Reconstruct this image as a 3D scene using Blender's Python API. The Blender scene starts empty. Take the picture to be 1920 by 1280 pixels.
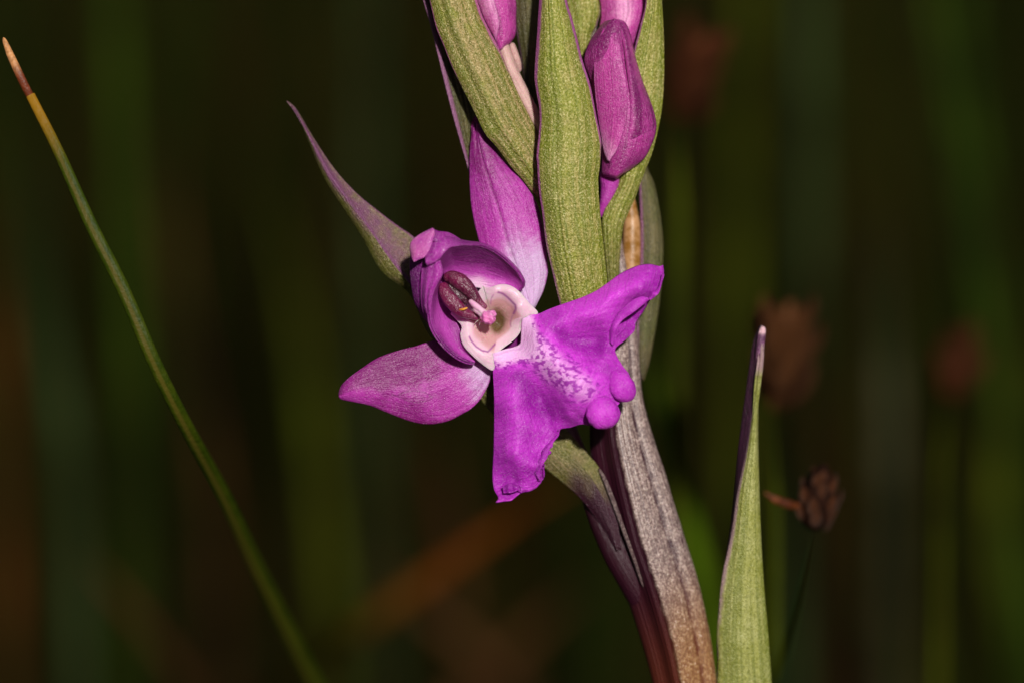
import bpy, math, random
import numpy as np
from mathutils import Vector, noise as mnoise
random.seed(7); rng = np.random.default_rng(7)
R = math.radians
sc = bpy.context.scene
col = sc.collection

# ---------------------------------------------------------------- camera, light, exposure
FR = 0.070                      # metres across the frame at the focal plane
S = FR / 1920                   # metres per photo pixel at the focal plane
D0 = 0.204                      # lens to focal plane
PITCH = R(10)
CAM = np.array([0.0, 0.0, 0.29])
fw = np.array([0, math.cos(PITCH), -math.sin(PITCH)])
up = np.array([0, math.sin(PITCH), math.cos(PITCH)])
rt = np.array([1.0, 0, 0])

cd = bpy.data.cameras.new('camera'); cam = bpy.data.objects.new('camera', cd); col.objects.link(cam)
cam.location = CAM; cam.rotation_euler = (R(90) - PITCH, 0, 0)
cd.sensor_width = 36; cd.lens = 36 * D0 / FR
cd.clip_start = 0.01; cd.clip_end = 500
cd.dof.use_dof = True; cd.dof.focus_distance = D0 + 0.0002
cd.dof.aperture_fstop = 12.5
sc.camera = cam

SUN_ELEV, SUN_AZ = R(26), R(12)         # above the horizon; to the right of the line back to the camera
w = bpy.data.worlds.new('World'); sc.world = w; w.use_nodes = True
nt = w.node_tree; bg = nt.nodes['Background']
sky = nt.nodes.new('ShaderNodeTexSky'); sky.sky_type = 'NISHITA'; sky.sun_disc = False
sky.sun_elevation = SUN_ELEV; sky.sun_rotation = math.pi - SUN_AZ
nt.links.new(sky.outputs[0], bg.inputs[0]); bg.inputs[1].default_value = 0.018
sd = bpy.data.lights.new('sun', 'SUN'); sun = bpy.data.objects.new('sun', sd); col.objects.link(sun)
sd.energy = 4.2; sd.angle = R(3); sd.color = (1, .965, .91)
sdir = Vector((math.sin(SUN_AZ) * math.cos(SUN_ELEV), -math.cos(SUN_AZ) * math.cos(SUN_ELEV), math.sin(SUN_ELEV)))
sun.rotation_euler = sdir.to_track_quat('Z', 'Y').to_euler(); sun.location = (0.3, -0.5, 1)
sc.view_settings.view_transform = 'Standard'; sc.view_settings.look = 'None'
sc.view_settings.exposure = 0; sc.view_settings.gamma = 1
sc.render.engine = 'CYCLES'
sc.cycles.use_denoising = True
sc.cycles.max_bounces = 8; sc.cycles.transparent_max_bounces = 4
sc.cycles.sample_clamp_indirect = 3; sc.cycles.caustics_reflective = False; sc.cycles.caustics_refractive = False

# ---------------------------------------------------------------- geometry helpers
def P(a):
    """(...,3) array of photo x, photo y, depth behind the focal plane in photo pixels -> world"""
    a = np.asarray(a, float); d = D0 + a[..., 2] * S; k = d / D0 * S
    x = (a[..., 0] - 960) * k; y = -(a[..., 1] - 640) * k
    return CAM + x[..., None] * rt + y[..., None] * up + d[..., None] * fw
def mm(v): return v * 0.001 / S
def cr(pts, n, knots=None):
    """smooth curve through pts at n even steps"""
    p = np.asarray(pts, float)
    if len(p) == 2 and knots is None:
        t = np.linspace(0, 1, n)[:, None]; return p[0] * (1 - t) + p[1] * t
    q = np.vstack([2 * p[0] - p[1], p, 2 * p[-1] - p[-2]])
    K = 14; out = []; seg = []
    for i in range(len(p) - 1):
        t = np.linspace(0, 1, K, endpoint=(i == len(p) - 2))[:, None]
        p0, p1, p2, p3 = q[i:i + 4]
        out.append(.5 * (2 * p1 + (p2 - p0) * t + (2 * p0 - 5 * p1 + 4 * p2 - p3) * t ** 2 + (3 * p1 - p0 - 3 * p2 + p3) * t ** 3))
        if knots is not None: seg.append(knots[i] + (knots[i + 1] - knots[i]) * t[:, 0])
    o = np.vstack(out)
    if knots is None:
        L = np.concatenate([[0], np.cumsum(np.linalg.norm(np.diff(o[:, :2], axis=0), axis=1))]); L /= L[-1]
    else: L = np.concatenate(seg)
    s = np.linspace(0, 1, n)
    return np.stack([np.interp(s, L, o[:, k]) for k in range(o.shape[1])], 1)
def sm(a, b, x): t = np.clip((x - a) / (b - a), 0, 1); return t * t * (3 - 2 * t)
def wob(x, y, f, seed=0):
    """cheap smooth 2D noise, -1..1"""
    r = np.random.default_rng(seed); o = 0
    for i in range(7):
        a = r.uniform(0, 6.28); k = f * r.uniform(.6, 1.9); o = o + np.sin((x * math.cos(a) + y * math.sin(a)) * k + r.uniform(0, 6.28))
    return o / 4.0
def rbf(pts):
    p = np.asarray(pts, float); X = p[:, :2] / 100; n = len(p)
    def phi(r): return np.where(r > 1e-9, r * r * np.log(r + 1e-12), 0)
    A = phi(np.linalg.norm(X[:, None] - X[None], axis=2)) + np.eye(n) * .004
    Q = np.hstack([np.ones((n, 1)), X]); M = np.block([[A, Q], [Q.T, np.zeros((3, 3))]])
    c = np.linalg.solve(M, np.concatenate([p[:, 2], np.zeros(3)]))
    def f(x, y):
        x = x / 100; y = y / 100
        r = np.sqrt((x[..., None] - X[:, 0]) ** 2 + (y[..., None] - X[:, 1]) ** 2)
        return (phi(r) * c[:n]).sum(-1) + c[n] + c[n + 1] * x + c[n + 2] * y
    return f
def pdist(x, y, line):
    """distance in px from points to a polyline"""
    l = np.asarray(line, float); best = np.full(np.shape(x), 1e9)
    for a, b in zip(l[:-1], l[1:]):
        d = b[:2] - a[:2]; t = np.clip(((x - a[0]) * d[0] + (y - a[1]) * d[1]) / (d @ d), 0, 1)
        best = np.minimum(best, np.hypot(x - a[0] - t * d[0], y - a[1] - t * d[1]))
    return best

class MB:
    """collects shells and tubes and links them as ONE mesh object"""
    def __init__(s): s.v = []; s.f = []; s.a = {k: [] for k in 'uvab'}; s.n = 0
    def _add(s, V, F, u, v, a, b):
        s.v.append(V.reshape(-1, 3)); s.f.append(np.asarray(F) + s.n); s.n += V.reshape(-1, 3).shape[0]
        for k, q in zip('uvab', (u, v, a, b)): s.a[k].append(np.broadcast_to(q, V.shape[:-1]).reshape(-1).astype(np.float32))
    def shell(s, G, th=7, a=0.0, b=0.0, edge=.35):
        """G: (nu,nv,3) photo space grid, th: thickness in photo pixels"""
        nu, nv = G.shape[:2]; W = P(G)
        du = np.gradient(W, axis=0); dv = np.gradient(W, axis=1); n = np.cross(du, dv)
        n /= np.linalg.norm(n, axis=2, keepdims=True) + 1e-15
        if (n @ fw).mean() > 0: n = -n
        u = np.linspace(0, 1, nu)[:, None] * np.ones((1, nv)); v = np.ones((nu, 1)) * np.linspace(0, 1, nv)[None]
        e = np.minimum(np.minimum(v, 1 - v) * 6, 1); e = np.minimum(e, np.minimum(u, 1 - u) * 14)
        t = th * S * (edge + (1 - edge) * np.clip(e, 0, 1) ** .5)
        B = W - n * t[..., None]
        a = np.broadcast_to(a, (nu, nv)); b = np.broadcast_to(b, (nu, nv))
        V = np.concatenate([W.reshape(-1, 3), B.reshape(-1, 3)])
        idx = np.arange(nu * nv).reshape(nu, nv)
        q = np.stack([idx[:-1, :-1], idx[1:, :-1], idx[1:, 1:], idx[:-1, 1:]], -1).reshape(-1, 4)
        o = nu * nv
        rim = np.concatenate([idx[0, :], idx[1:, -1], idx[-1, -2::-1], idx[-2:0:-1, 0]])
        r2 = np.roll(rim, -1)
        side = np.stack([rim, r2, r2 + o, rim + o], -1)
        F = np.concatenate([q, q[:, ::-1] + o, side])
        f2 = lambda z: np.concatenate([z.reshape(-1), z.reshape(-1)])
        s._add(V, F, f2(u), f2(v), f2(a), f2(b)); return s
    def tube(s, pts, rad, n=24, m=None, prof=None, a=None, b=None, flat=1.0, world=False, cap=True, wpts=None):
        """pts photo-space (or world) path, rad in photo px (scaled with real size), prof(theta,u) radius factor"""
        m = m or max(8, len(pts) * 6)
        r = cr(np.stack([np.linspace(0, 1, len(rad)), np.asarray(rad, float)], 1), m)[:, 1] if len(rad) > 1 else np.full(m, rad[0])
        if world: C = cr3(np.asarray(pts, float), m)
        else: C = P(cr(pts, m))
        if len(rad) == len(pts):   # keep radii tied to their own path points
            pp = np.asarray(pts, float); L = np.concatenate([[0], np.cumsum(np.linalg.norm(np.diff(pp[:, :3] if world else pp[:, :2], axis=0), axis=1))]); L /= L[-1]
            x = np.linspace(0, 1, m); r = np.interp(x, L, rad); k = np.ones(5) / 5
            r = np.convolve(np.pad(r, 2, mode='edge'), k, 'valid') if m > 20 else r
        T = np.gradient(C, axis=0); T /= np.linalg.norm(T, axis=1, keepdims=True) + 1e-15
        N = -fw - (T @ -fw)[:, None] * T; N /= np.linalg.norm(N, axis=1, keepdims=True) + 1e-15
        Bv = np.cross(N, T)
        sgn = np.sign((Bv @ rt).mean()) or 1; Bv = Bv * sgn
        th = np.linspace(-math.pi, math.pi, n, endpoint=False)[None]; u = np.linspace(0, 1, m)[:, None]
        k = np.ones((m, n)) if prof is None else prof(th, u) * np.ones((m, n))
        if cap:
            e = np.minimum(1, np.sqrt(np.clip(1 - (1 - np.minimum(u, 1 - u) * m / 3.0).clip(0) ** 2, 0.0004, 1))); k = k * e
        rr = (r * S)[:, None] * k
        W = C[:, None] + N[:, None] * (rr * np.cos(th) * flat)[..., None] + Bv[:, None] * (rr * np.sin(th))[..., None]
        idx = np.arange(m * n).reshape(m, n); nx = np.roll(idx, -1, axis=1)
        F = np.stack([idx[:-1], idx[1:], nx[1:], nx[:-1]], -1).reshape(-1, 4)
        if sgn < 0: F = F[:, ::-1]
        A = 0.0 if a is None else (a(th, u) if callable(a) else a); Bb = 0.0 if b is None else (b(th, u) if callable(b) else b)
        s._add(W, F, u * np.ones((m, n)), (th / math.tau + .5) * np.ones((m, n)), A, Bb); return s
    def build(s, name, mat, parent=None, label=None):
        V = np.concatenate(s.v); F = np.concatenate(s.f)
        org = np.array(parent['org']) if parent is not None else np.array([0., 0, 0])
        me = bpy.data.meshes.new(name)
        me.vertices.add(len(V)); me.vertices.foreach_set('co', (V - org).astype(np.float32).ravel())
        me.loops.add(F.size); me.polygons.add(len(F))
        me.loops.foreach_set('vertex_index', F.astype(np.int32).ravel())
        me.polygons.foreach_set('loop_start', np.arange(0, F.size, 4, dtype=np.int32))
        me.update(calc_edges=True); me.validate()
        me.polygons.foreach_set('use_smooth', [True] * len(me.polygons))
        for k in 'uvab':
            at = me.attributes.new('f' + k, 'FLOAT', 'POINT'); at.data.foreach_set('value', np.concatenate(s.a[k]))
        me.materials.append(mat); o = bpy.data.objects.new(name, me); col.objects.link(o)
        if parent is not None:
            o.parent = parent; o['org'] = tuple(org)
            # meshes are stored relative to the thing's base
        if label: o['label'] = label
        return o
def cr3(p, n):
    q = np.vstack([2 * p[0] - p[1], p, 2 * p[-1] - p[-2]]); out = []
    for i in range(len(p) - 1):
        t = np.linspace(0, 1, 16, endpoint=(i == len(p) - 2))[:, None]; p0, p1, p2, p3 = q[i:i + 4]
        out.append(.5 * (2 * p1 + (p2 - p0) * t + (2 * p0 - 5 * p1 + 4 * p2 - p3) * t ** 2 + (3 * p1 - p0 - 3 * p2 + p3) * t ** 3))
    o = np.vstack(out); L = np.concatenate([[0], np.cumsum(np.linalg.norm(np.diff(o, axis=0), axis=1))]); L /= L[-1]
    s = np.linspace(0, 1, n); return np.stack([np.interp(s, L, o[:, k]) for k in range(3)], 1)
def loft(L, Rr, nu=90, nv=40, f=None, wobble=0, seed=0):
    """grid between two edge curves of (x, y, depth); f(u,v) adds depth"""
    l = cr(L, nu); r = cr(Rr, nu); v = np.linspace(0, 1, nv)[None, :, None]
    G = l[:, None] * (1 - v) + r[:, None] * v
    u2 = np.linspace(0, 1, nu)[:, None]; v2 = np.linspace(0, 1, nv)[None]
    if f is not None: G[..., 2] += f(u2, v2)
    if wobble: G[..., 2] += wobble * wob(G[..., 0], G[..., 1], .06, seed)
    return G
def dome(h, p=2.0): return lambda u, v: -h * (1 - np.abs(2 * v - 1) ** p) * np.clip(np.sin(np.pi * np.clip(u, 0.02, 1)) ** .35, 0, 1)
def tag(o, label=None, cat=None, group=None, kind=None):
    if label: o['label'] = label
    if cat: o['category'] = cat
    if group: o['group'] = group
    if kind: o['kind'] = kind
    return o
def thing(name, base, label, cat, group=None):
    o = bpy.data.objects.new(name, None); col.objects.link(o); o.location = base; o['org'] = tuple(float(x) for x in base)
    o.empty_display_size = .01
    return tag(o, label, cat, group)

# ---------------------------------------------------------------- materials
def srgb(*c):
    return tuple(((x / 255) / 12.92 if x / 255 <= .04045 else ((x / 255 + .055) / 1.055) ** 2.4) for x in c) + (1,)
class N:
    def __init__(s, name):
        s.m = bpy.data.materials.new(name); s.m.use_nodes = True; s.t = s.m.node_tree
        s.b = s.t.nodes['Principled BSDF']; s._c = None
    def nd(s, t, **k):
        n = s.t.nodes.new(t)
        for a, b in k.items(): setattr(n, a, b)
        return n
    def ln(s, a, b): s.t.links.new(a, b)
    def co(s):
        if not s._c:
            tc = s.nd('ShaderNodeTexCoord'); mp = s.nd('ShaderNodeMapping'); mp.inputs['Scale'].default_value = (1000,) * 3
            s.ln(tc.outputs['Object'], mp.inputs[0]); s._c = mp.outputs[0]
        return s._c
    def at(s, n): a = s.nd('ShaderNodeAttribute', attribute_name=n); return a.outputs['Fac']
    def noise(s, sc_, det=2, rough=.5, vec=None, dist=0):
        n = s.nd('ShaderNodeTexNoise'); n.inputs['Scale'].default_value = sc_; n.inputs['Detail'].default_value = det
        n.inputs['Roughness'].default_value = rough; n.inputs['Distortion'].default_value = dist
        s.ln(vec or s.co(), n.inputs['Vector']); return n.outputs[0]
    def vor(s, sc_, out='Distance', vec=None):
        n = s.nd('ShaderNodeTexVoronoi'); n.inputs['Scale'].default_value = sc_; s.ln(vec or s.co(), n.inputs['Vector']); return n.outputs[out]
    def ma(s, op, a, b=0.0, c=None):
        n = s.nd('ShaderNodeMath', operation=op)
        for i, x in enumerate((a, b, c)):
            if x is None: continue
            if isinstance(x, (int, float)): n.inputs[i].default_value = x
            else: s.ln(x, n.inputs[i])
        return n.outputs[0]
    def mr(s, x, a, b, lo=0.0, hi=1.0):
        n = s.nd('ShaderNodeMapRange', interpolation_type='SMOOTHSTEP'); s.ln(x, n.inputs[0])
        for i, q in zip((1, 2, 3, 4), (a, b, lo, hi)): n.inputs[i].default_value = q
        return n.outputs[0]
    def mix(s, f, a, b):
        n = s.nd('ShaderNodeMix', data_type='RGBA')
        if isinstance(f, (int, float)): n.inputs[0].default_value = f
        else: s.ln(f, n.inputs[0])
        for i, x in ((6, a), (7, b)):
            if isinstance(x, tuple): n.inputs[i].default_value = x
            else: s.ln(x, n.inputs[i])
        return n.outputs[2]
    def comb(s, x, y, z):
        n = s.nd('ShaderNodeCombineXYZ')
        for i, q in enumerate((x, y, z)):
            if isinstance(q, (int, float)): n.inputs[i].default_value = q
            else: s.ln(q, n.inputs[i])
        return n.outputs[0]
    def bump(s, h, dist, strength=1.0, prev=None):
        n = s.nd('ShaderNodeBump'); n.inputs['Distance'].default_value = dist; n.inputs['Strength'].default_value = strength
        s.ln(h, n.inputs['Height'])
        if prev is not None: s.ln(prev, n.inputs['Normal'])
        return n.outputs[0]
    def out(s, c, rough=.5, nrm=None, sss=0.0, rad=(.6, .2, .5), scale=.0005, spec=.4, sheen=0.0):
        b = s.b
        s.ln(c, b.inputs['Base Color']) if not isinstance(c, tuple) else setattr(b.inputs['Base Color'], 'default_value', c)
        if isinstance(rough, (int, float)): b.inputs['Roughness'].default_value = rough
        else: s.ln(rough, b.inputs['Roughness'])
        if nrm is not None: s.ln(nrm, b.inputs['Normal'])
        b.inputs['Specular IOR Level'].default_value = spec
        if sss: b.inputs['Subsurface Weight'].default_value = sss; b.inputs['Subsurface Radius'].default_value = rad; b.inputs['Subsurface Scale'].default_value = scale
        if sheen: b.inputs['Sheen Weight'].default_value = sheen; b.inputs['Sheen Roughness'].default_value = .4
        return s.m

def petal_mat(name, deep, mid, pale, grain=(1, .75, .95, 1), gamt=.16, vein=.25, rough=.42, spots=False, bump=.00003, vfreq=11, sss=.4, mot=.45, arc=None, spec=.32):
    """fa: 0 deep .. 1 pale; fb: extra dark vein/arc"""
    n = N(name); fa = n.at('fa'); fb = n.at('fb'); u = n.at('fu'); v = n.at('fv')
    big = n.noise(.45, 4, .6); med = n.noise(2.2, 4, .65); fa2 = n.ma('ADD', fa, n.ma('MULTIPLY', n.ma('SUBTRACT', big, .5), .6)); fa2 = n.ma('ADD', fa2, n.ma('MULTIPLY', n.ma('SUBTRACT', med, .5), mot))
    c = n.mix(n.mr(fa2, 0, .5), deep, mid); c = n.mix(n.mr(fa2, .5, 1.05), c, pale)
    # fine veins running along the petal
    wv = n.comb(n.ma('MULTIPLY', u, 1.6), n.ma('MULTIPLY', v, vfreq), 0.0)
    ve = n.mr(n.noise(1.3, 3, .6, wv, .6), .47, .40)
    c = n.mix(n.ma('MULTIPLY', ve, vein), c, deep)
    c = n.mix(n.ma('MULTIPLY', fb, .85), c, arc or (tuple(x * .35 for x in deep[:3]) + (1,)))
    # papillate cells: their glints painted as tiny pale points
    cell = n.vor(9.5, 'Distance'); pr = n.vor(9.5, 'Color')
    sepn = n.nd('ShaderNodeSeparateColor'); n.ln(pr, sepn.inputs[0])
    pt = n.ma('MULTIPLY', n.mr(cell, .42, .12), n.mr(sepn.outputs[0], .84, .97))
    fine = n.noise(7, 3, .75)
    if spots:
        mp = n.nd('ShaderNodeMapping'); mp.inputs['Rotation'].default_value = (0, .7, 0); mp.inputs['Scale'].default_value = (.75, 1, 1.25); n.ln(n.co(), mp.inputs[0])
        sp = n.noise(2.8, 2, .5, mp.outputs[0], .25)
        sp = n.ma('MULTIPLY', n.mr(sp, .47, .60), n.mr(fa, .40, .60)); sp = n.ma('MULTIPLY', sp, n.mr(fa, 1.25, .9))
        c = n.mix(n.ma('MULTIPLY', sp, .92), c, srgb(160, 24, 170))
    c = n.mix(n.ma('MULTIPLY', n.mr(fine, .40, .78), gamt), c, grain)
    c = n.mix(n.ma('MULTIPLY', n.mr(fine, .48, .28), gamt * 1.5), c, deep)
    c = n.mix(n.ma('MULTIPLY', pt, min(1, gamt * 3.2)), c, grain)
    h = n.ma('ADD', n.ma('MULTIPLY', n.ma('SUBTRACT', 1.0, cell), .6), n.ma('MULTIPLY', fine, .7))
    nb = n.bump(n.noise(1.1, 4, .6), .00012, .5); nb = n.bump(ve, .00004, .5, nb); nb = n.bump(h, bump, 1.0, nb)
    ro = n.mr(pt, 0, 1, rough, .2)
    return n.out(c, ro, nb, sss=sss, rad=(1, .35, .9), scale=.0006, spec=spec)

def leaf_mat(name, dark, mid, lite, margin, grain, gamt=.55, vfreq=26, bump=.00008, rough=.34, msharp=(.35, .8), sss=.15, fbc=(62, 44, 30)):
    """fa: 0 green .. 1 margin colour; fb: darker, browner"""
    n = N(name); fa = n.at('fa'); fb = n.at('fb'); u = n.at('fu'); v = n.at('fv')
    big = n.noise(.5, 4, .65)
    c = n.mix(n.mr(big, .38, .62), mid, lite)
    wv = n.comb(n.ma('MULTIPLY', u, 1.1), n.ma('MULTIPLY', v, vfreq * .5), 0.0)
    st = n.noise(1.0, 3, .5, wv, .25); c = n.mix(n.ma('MULTIPLY', n.mr(st, .56, .40), .8), c, dark)
    gl = n.noise(6.5, 3, .8); g2 = n.noise(1.6, 4, .65)
    c = n.mix(n.ma('MULTIPLY', n.mr(gl, .52, .36), .75), c, tuple(x * .8 for x in dark[:3]) + (1,))
    gm = n.ma('MULTIPLY', n.mr(gl, .50, .66), n.mr(g2, .34, .60, .25, 1.0))
    c = n.mix(n.ma('MULTIPLY', gm, gamt), c, grain)  # golden sparkle of the cells painted in as pale speckle
    vc = n.vor(8, 'Distance'); vr = n.nd('ShaderNodeSeparateColor'); n.ln(n.vor(8, 'Color'), vr.inputs[0])
    pt = n.ma('MULTIPLY', n.mr(vc, .45, .15), n.mr(vr.outputs[0], .70, .95)); c = n.mix(n.ma('MULTIPLY', pt, gamt), c, tuple(min(1, x * 1.25) for x in grain[:3]) + (1,))  # brighter sparkle painted on top as single points
    e = n.ma('ADD', fa, n.ma('MULTIPLY', n.ma('SUBTRACT', n.noise(1.3, 4, .65), .5), .5))
    mg = n.mix(n.ma('MULTIPLY', n.mr(gl, .45, .7), .45), margin, tuple(min(1, x * 1.7) for x in margin[:3]) + (1,))
    c = n.mix(n.mr(e, *msharp), c, mg)
    c = n.mix(fb, c, srgb(*fbc))
    cell = n.vor(9)
    nb = n.bump(st, .00010, .5); nb = n.bump(n.ma('ADD', gl, n.ma('MULTIPLY', cell, -.6)), bump, 1.0, nb)
    return n.out(c, n.mr(gl, .4, .7, rough + .12, rough - .12), nb, sss=sss, rad=(.5, .6, .2), scale=.0004, spec=.5)

M = {}
M['lip'] = petal_mat('lip_petal', srgb(144, 10, 150), srgb(206, 58, 208), srgb(246, 182, 238), spots=True, gamt=.09, rough=.46, spec=.24, vein=.2, vfreq=34, mot=.22)
M['knob'] = petal_mat('lip_knob', srgb(156, 16, 160), srgb(208, 62, 208), srgb(228, 130, 224), gamt=.09, rough=.5, spec=.2, vein=.0, mot=.2)
M['sepal'] = petal_mat('sepal', srgb(120, 8, 100), srgb(176, 50, 160), srgb(208, 170, 212), grain=(1, .55, .85, 1), gamt=.12, vein=.18, rough=.38, vfreq=9, bump=.00004)
M['petal'] = petal_mat('petal_inside', srgb(120, 16, 112), srgb(184, 64, 172), srgb(230, 182, 214), gamt=.07, vein=.2, rough=.5, vfreq=9, mot=.15)
M['petal_out'] = petal_mat('petal_outside', srgb(112, 12, 108), srgb(170, 46, 158), srgb(226, 130, 176), gamt=.15, vein=.12, vfreq=9, mot=.3)
M['bud'] = petal_mat('bud_skin', srgb(112, 6, 88), srgb(186, 60, 150), srgb(226, 150, 196), grain=(1, .55, .80, 1), gamt=.16, vein=.22, rough=.36, vfreq=12, bump=.00004)
M['anther'] = petal_mat('anther', srgb(60, 2, 32), srgb(112, 14, 66), srgb(160, 48, 112), grain=(.85, .5, .55, 1), gamt=.10, vein=0, rough=.24, bump=.00005, sss=.15, mot=.6, spec=.6)
M['pale'] = petal_mat('column_flesh', srgb(104, 78, 44), srgb(204, 152, 154), srgb(232, 188, 204), gamt=.04, vein=.0, rough=.34, sss=.8, spec=.28, bump=.00001, mot=.12, arc=srgb(140, 50, 140))
M['pink'] = petal_mat('rostellum', srgb(220, 100, 170), srgb(236, 130, 192), srgb(240, 180, 208), gamt=.12, vein=0, rough=.4)
M['stalk'] = petal_mat('flower_stalk', srgb(104, 66, 66), srgb(168, 124, 118), srgb(206, 168, 160), gamt=.05, vein=.1, rough=.45)
G1, G2, G3 = srgb(104, 116, 10), srgb(146, 148, 50), srgb(166, 154, 84)
M['bract'] = leaf_mat('bract_green', G1, G2, G3, srgb(156, 84, 138), srgb(232, 218, 160), gamt=.58)
M['bract_warm'] = leaf_mat('bract_warm', srgb(98, 106, 14), srgb(140, 138, 50), srgb(162, 140, 88), srgb(164, 88, 132), srgb(236, 212, 162), gamt=.5)
M['bract_left'] = leaf_mat('bract_left', srgb(84, 88, 22), srgb(120, 116, 46), srgb(136, 116, 80), srgb(116, 66, 100), srgb(214, 196, 150), gamt=.4, fbc=(58, 22, 38))
M['bract_dim'] = leaf_mat('bract_shaded_side', srgb(60, 60, 24), srgb(98, 100, 46), srgb(116, 106, 66), srgb(150, 96, 134), srgb(164, 150, 112), gamt=.25)  # darker copy of the bract greens, shade put into the colour
M['leaf'] = leaf_mat('stem_leaf', srgb(104, 112, 26), srgb(152, 152, 70), srgb(174, 172, 104), srgb(170, 140, 140), srgb(214, 212, 150), gamt=.30, vfreq=22)
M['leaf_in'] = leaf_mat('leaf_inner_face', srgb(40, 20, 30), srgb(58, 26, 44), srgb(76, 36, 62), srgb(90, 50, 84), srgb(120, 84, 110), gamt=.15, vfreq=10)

def stem_mat():
    n = N('orchid_stem'); fa = n.at('fa'); fb = n.at('fb'); u = n.at('fu'); v = n.at('fv')
    g = n.noise(5.5, 4, .7); g2 = n.noise(1.2, 3, .6)
    fib = n.noise(1.0, 4, .6, n.comb(n.ma('MULTIPLY', u, 70.0), n.ma('MULTIPLY', v, 55.0), 0.0), .3); g = n.ma('ADD', n.ma('MULTIPLY', g, .74), n.ma('MULTIPLY', fib, .26))
    sil = n.mix(n.mr(fb, .2, 1), srgb(168, 146, 138), srgb(166, 126, 84))
    base = n.mix(n.mr(fb, .2, 1), srgb(50, 12, 28), srgb(92, 40, 22))
    ramp = n.ma('MULTIPLY', n.mr(g, .42, .58), n.mr(g2, .30, .58, .45, 1.0))
    silver = n.mix(ramp, n.mix(.32, base, sil), sil)
    fa = n.ma('ADD', fa, n.ma('MULTIPLY', n.ma('SUBTRACT', g, .5), .45)); c = n.mix(n.mr(fa, .25, .75), base, silver)
    c = n.mix(n.ma('MULTIPLY', n.mr(g, .56, .72), n.mr(fa, .4, .7)), c, srgb(228, 212, 204))
    wv = n.comb(n.ma('MULTIPLY', u, 3), n.ma('MULTIPLY', v, 60), 0.0)
    nb = n.bump(n.noise(1, 3, .6, wv, .2), .0002, .5); nb = n.bump(g, .00004, 1, nb)
    return n.out(c, n.mr(fa, .3, .6, .42, .32), nb, sss=.12, scale=.0003, spec=.42)
M['stem'] = stem_mat()

def plain(name, c1, c2, s1=1.2, rough=.5, streak=0, spec=.4, bump=.0001):
    n = N(name); a = n.noise(s1, 4, .65); c = n.mix(n.mr(a, .35, .65), c1, c2)
    if streak:
        wv = n.comb(n.ma('MULTIPLY', n.at('fu'), 4.0), n.ma('MULTIPLY', n.at('fv'), streak), 0.0)
        st = n.noise(1, 3, .6, wv); c = n.mix(n.ma('MULTIPLY', n.mr(st, .55, .4), .5), c, tuple(x * .45 for x in c1[:3]) + (1,))
    return n.out(c, rough, n.bump(a, bump, .7), spec=spec)

# ---------------------------------------------------------------- the setting
def grid_ground():
    n = 160; t = np.linspace(-1, 1, n); g = np.sign(t) * (np.abs(t) ** 4) * 120
    X, Y = np.meshgrid(g, g + .6, indexing='ij')
    Z = .006 * wob(X * 60, Y * 60, 1, 3) + .02 * wob(X, Y, 4, 5) * sm(.5, 3, np.hypot(X, Y)) + 1.2 * wob(X, Y, .05, 9) * sm(8, 60, np.hypot(X, Y)) - .02
    me = bpy.data.meshes.new('ground'); V = np.stack([X, Y, Z], -1).reshape(-1, 3); idx = np.arange(n * n).reshape(n, n)
    F = np.stack([idx[:-1, :-1], idx[1:, :-1], idx[1:, 1:], idx[:-1, 1:]], -1).reshape(-1, 4)
    me.from_pydata(V.tolist(), [], F.tolist()); me.polygons.foreach_set('use_smooth', [True] * len(me.polygons))
    k = N('peaty_ground'); a = k.noise(.05, 5, .7); b = k.noise(.012, 3, .6)
    c = k.mix(k.mr(a, .4, .65), srgb(20, 15, 8), srgb(36, 26, 14)); c = k.mix(k.mr(b, .45, .65), c, srgb(24, 28, 8))  # peat kept very dark, imitating light that fades with distance
    me.materials.append(k.out(c, .9, k.bump(a, .006, 1), spec=.1))
    o = bpy.data.objects.new('ground', me); col.objects.link(o); tag(o, kind='structure'); return o
grid_ground()

# ---- one blade or rush stem as raw world tube
def extend_down(pts):
    """continue a world polyline along its last segment down to the ground"""
    a, b = pts[-2], pts[-1]; d = (b - a) / np.linalg.norm(b - a)
    if d[2] > -.35: d = d + np.array([0, 0, -.8]); d /= np.linalg.norm(d)
    k = (b[2] + .03) / -d[2]; q = np.linalg.norm(b - a); st = []; x = q * 1.3
    while x < k * .8: st.append(b + d * x); x *= 2.1
    return np.vstack([pts] + [np.array([z]) for z in st] + [np.array([b + d * k])])
def stem_obj(px, rpx, mat, name, label, cat, group=None, parent=None, n=10, part='stalk', flat=1.0):
    W = extend_down(P(np.array(px, float)))
    t = parent or thing(name, W[-1] * [1, 1, 0], label, cat, group)
    rad = list(rpx) + [rpx[-1] * 1.05] * (len(W) - len(rpx))
    mb = MB().tube(W, rad, n=n, m=40, world=True, flat=flat)
    mb.build(part, mat, t); return t

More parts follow.
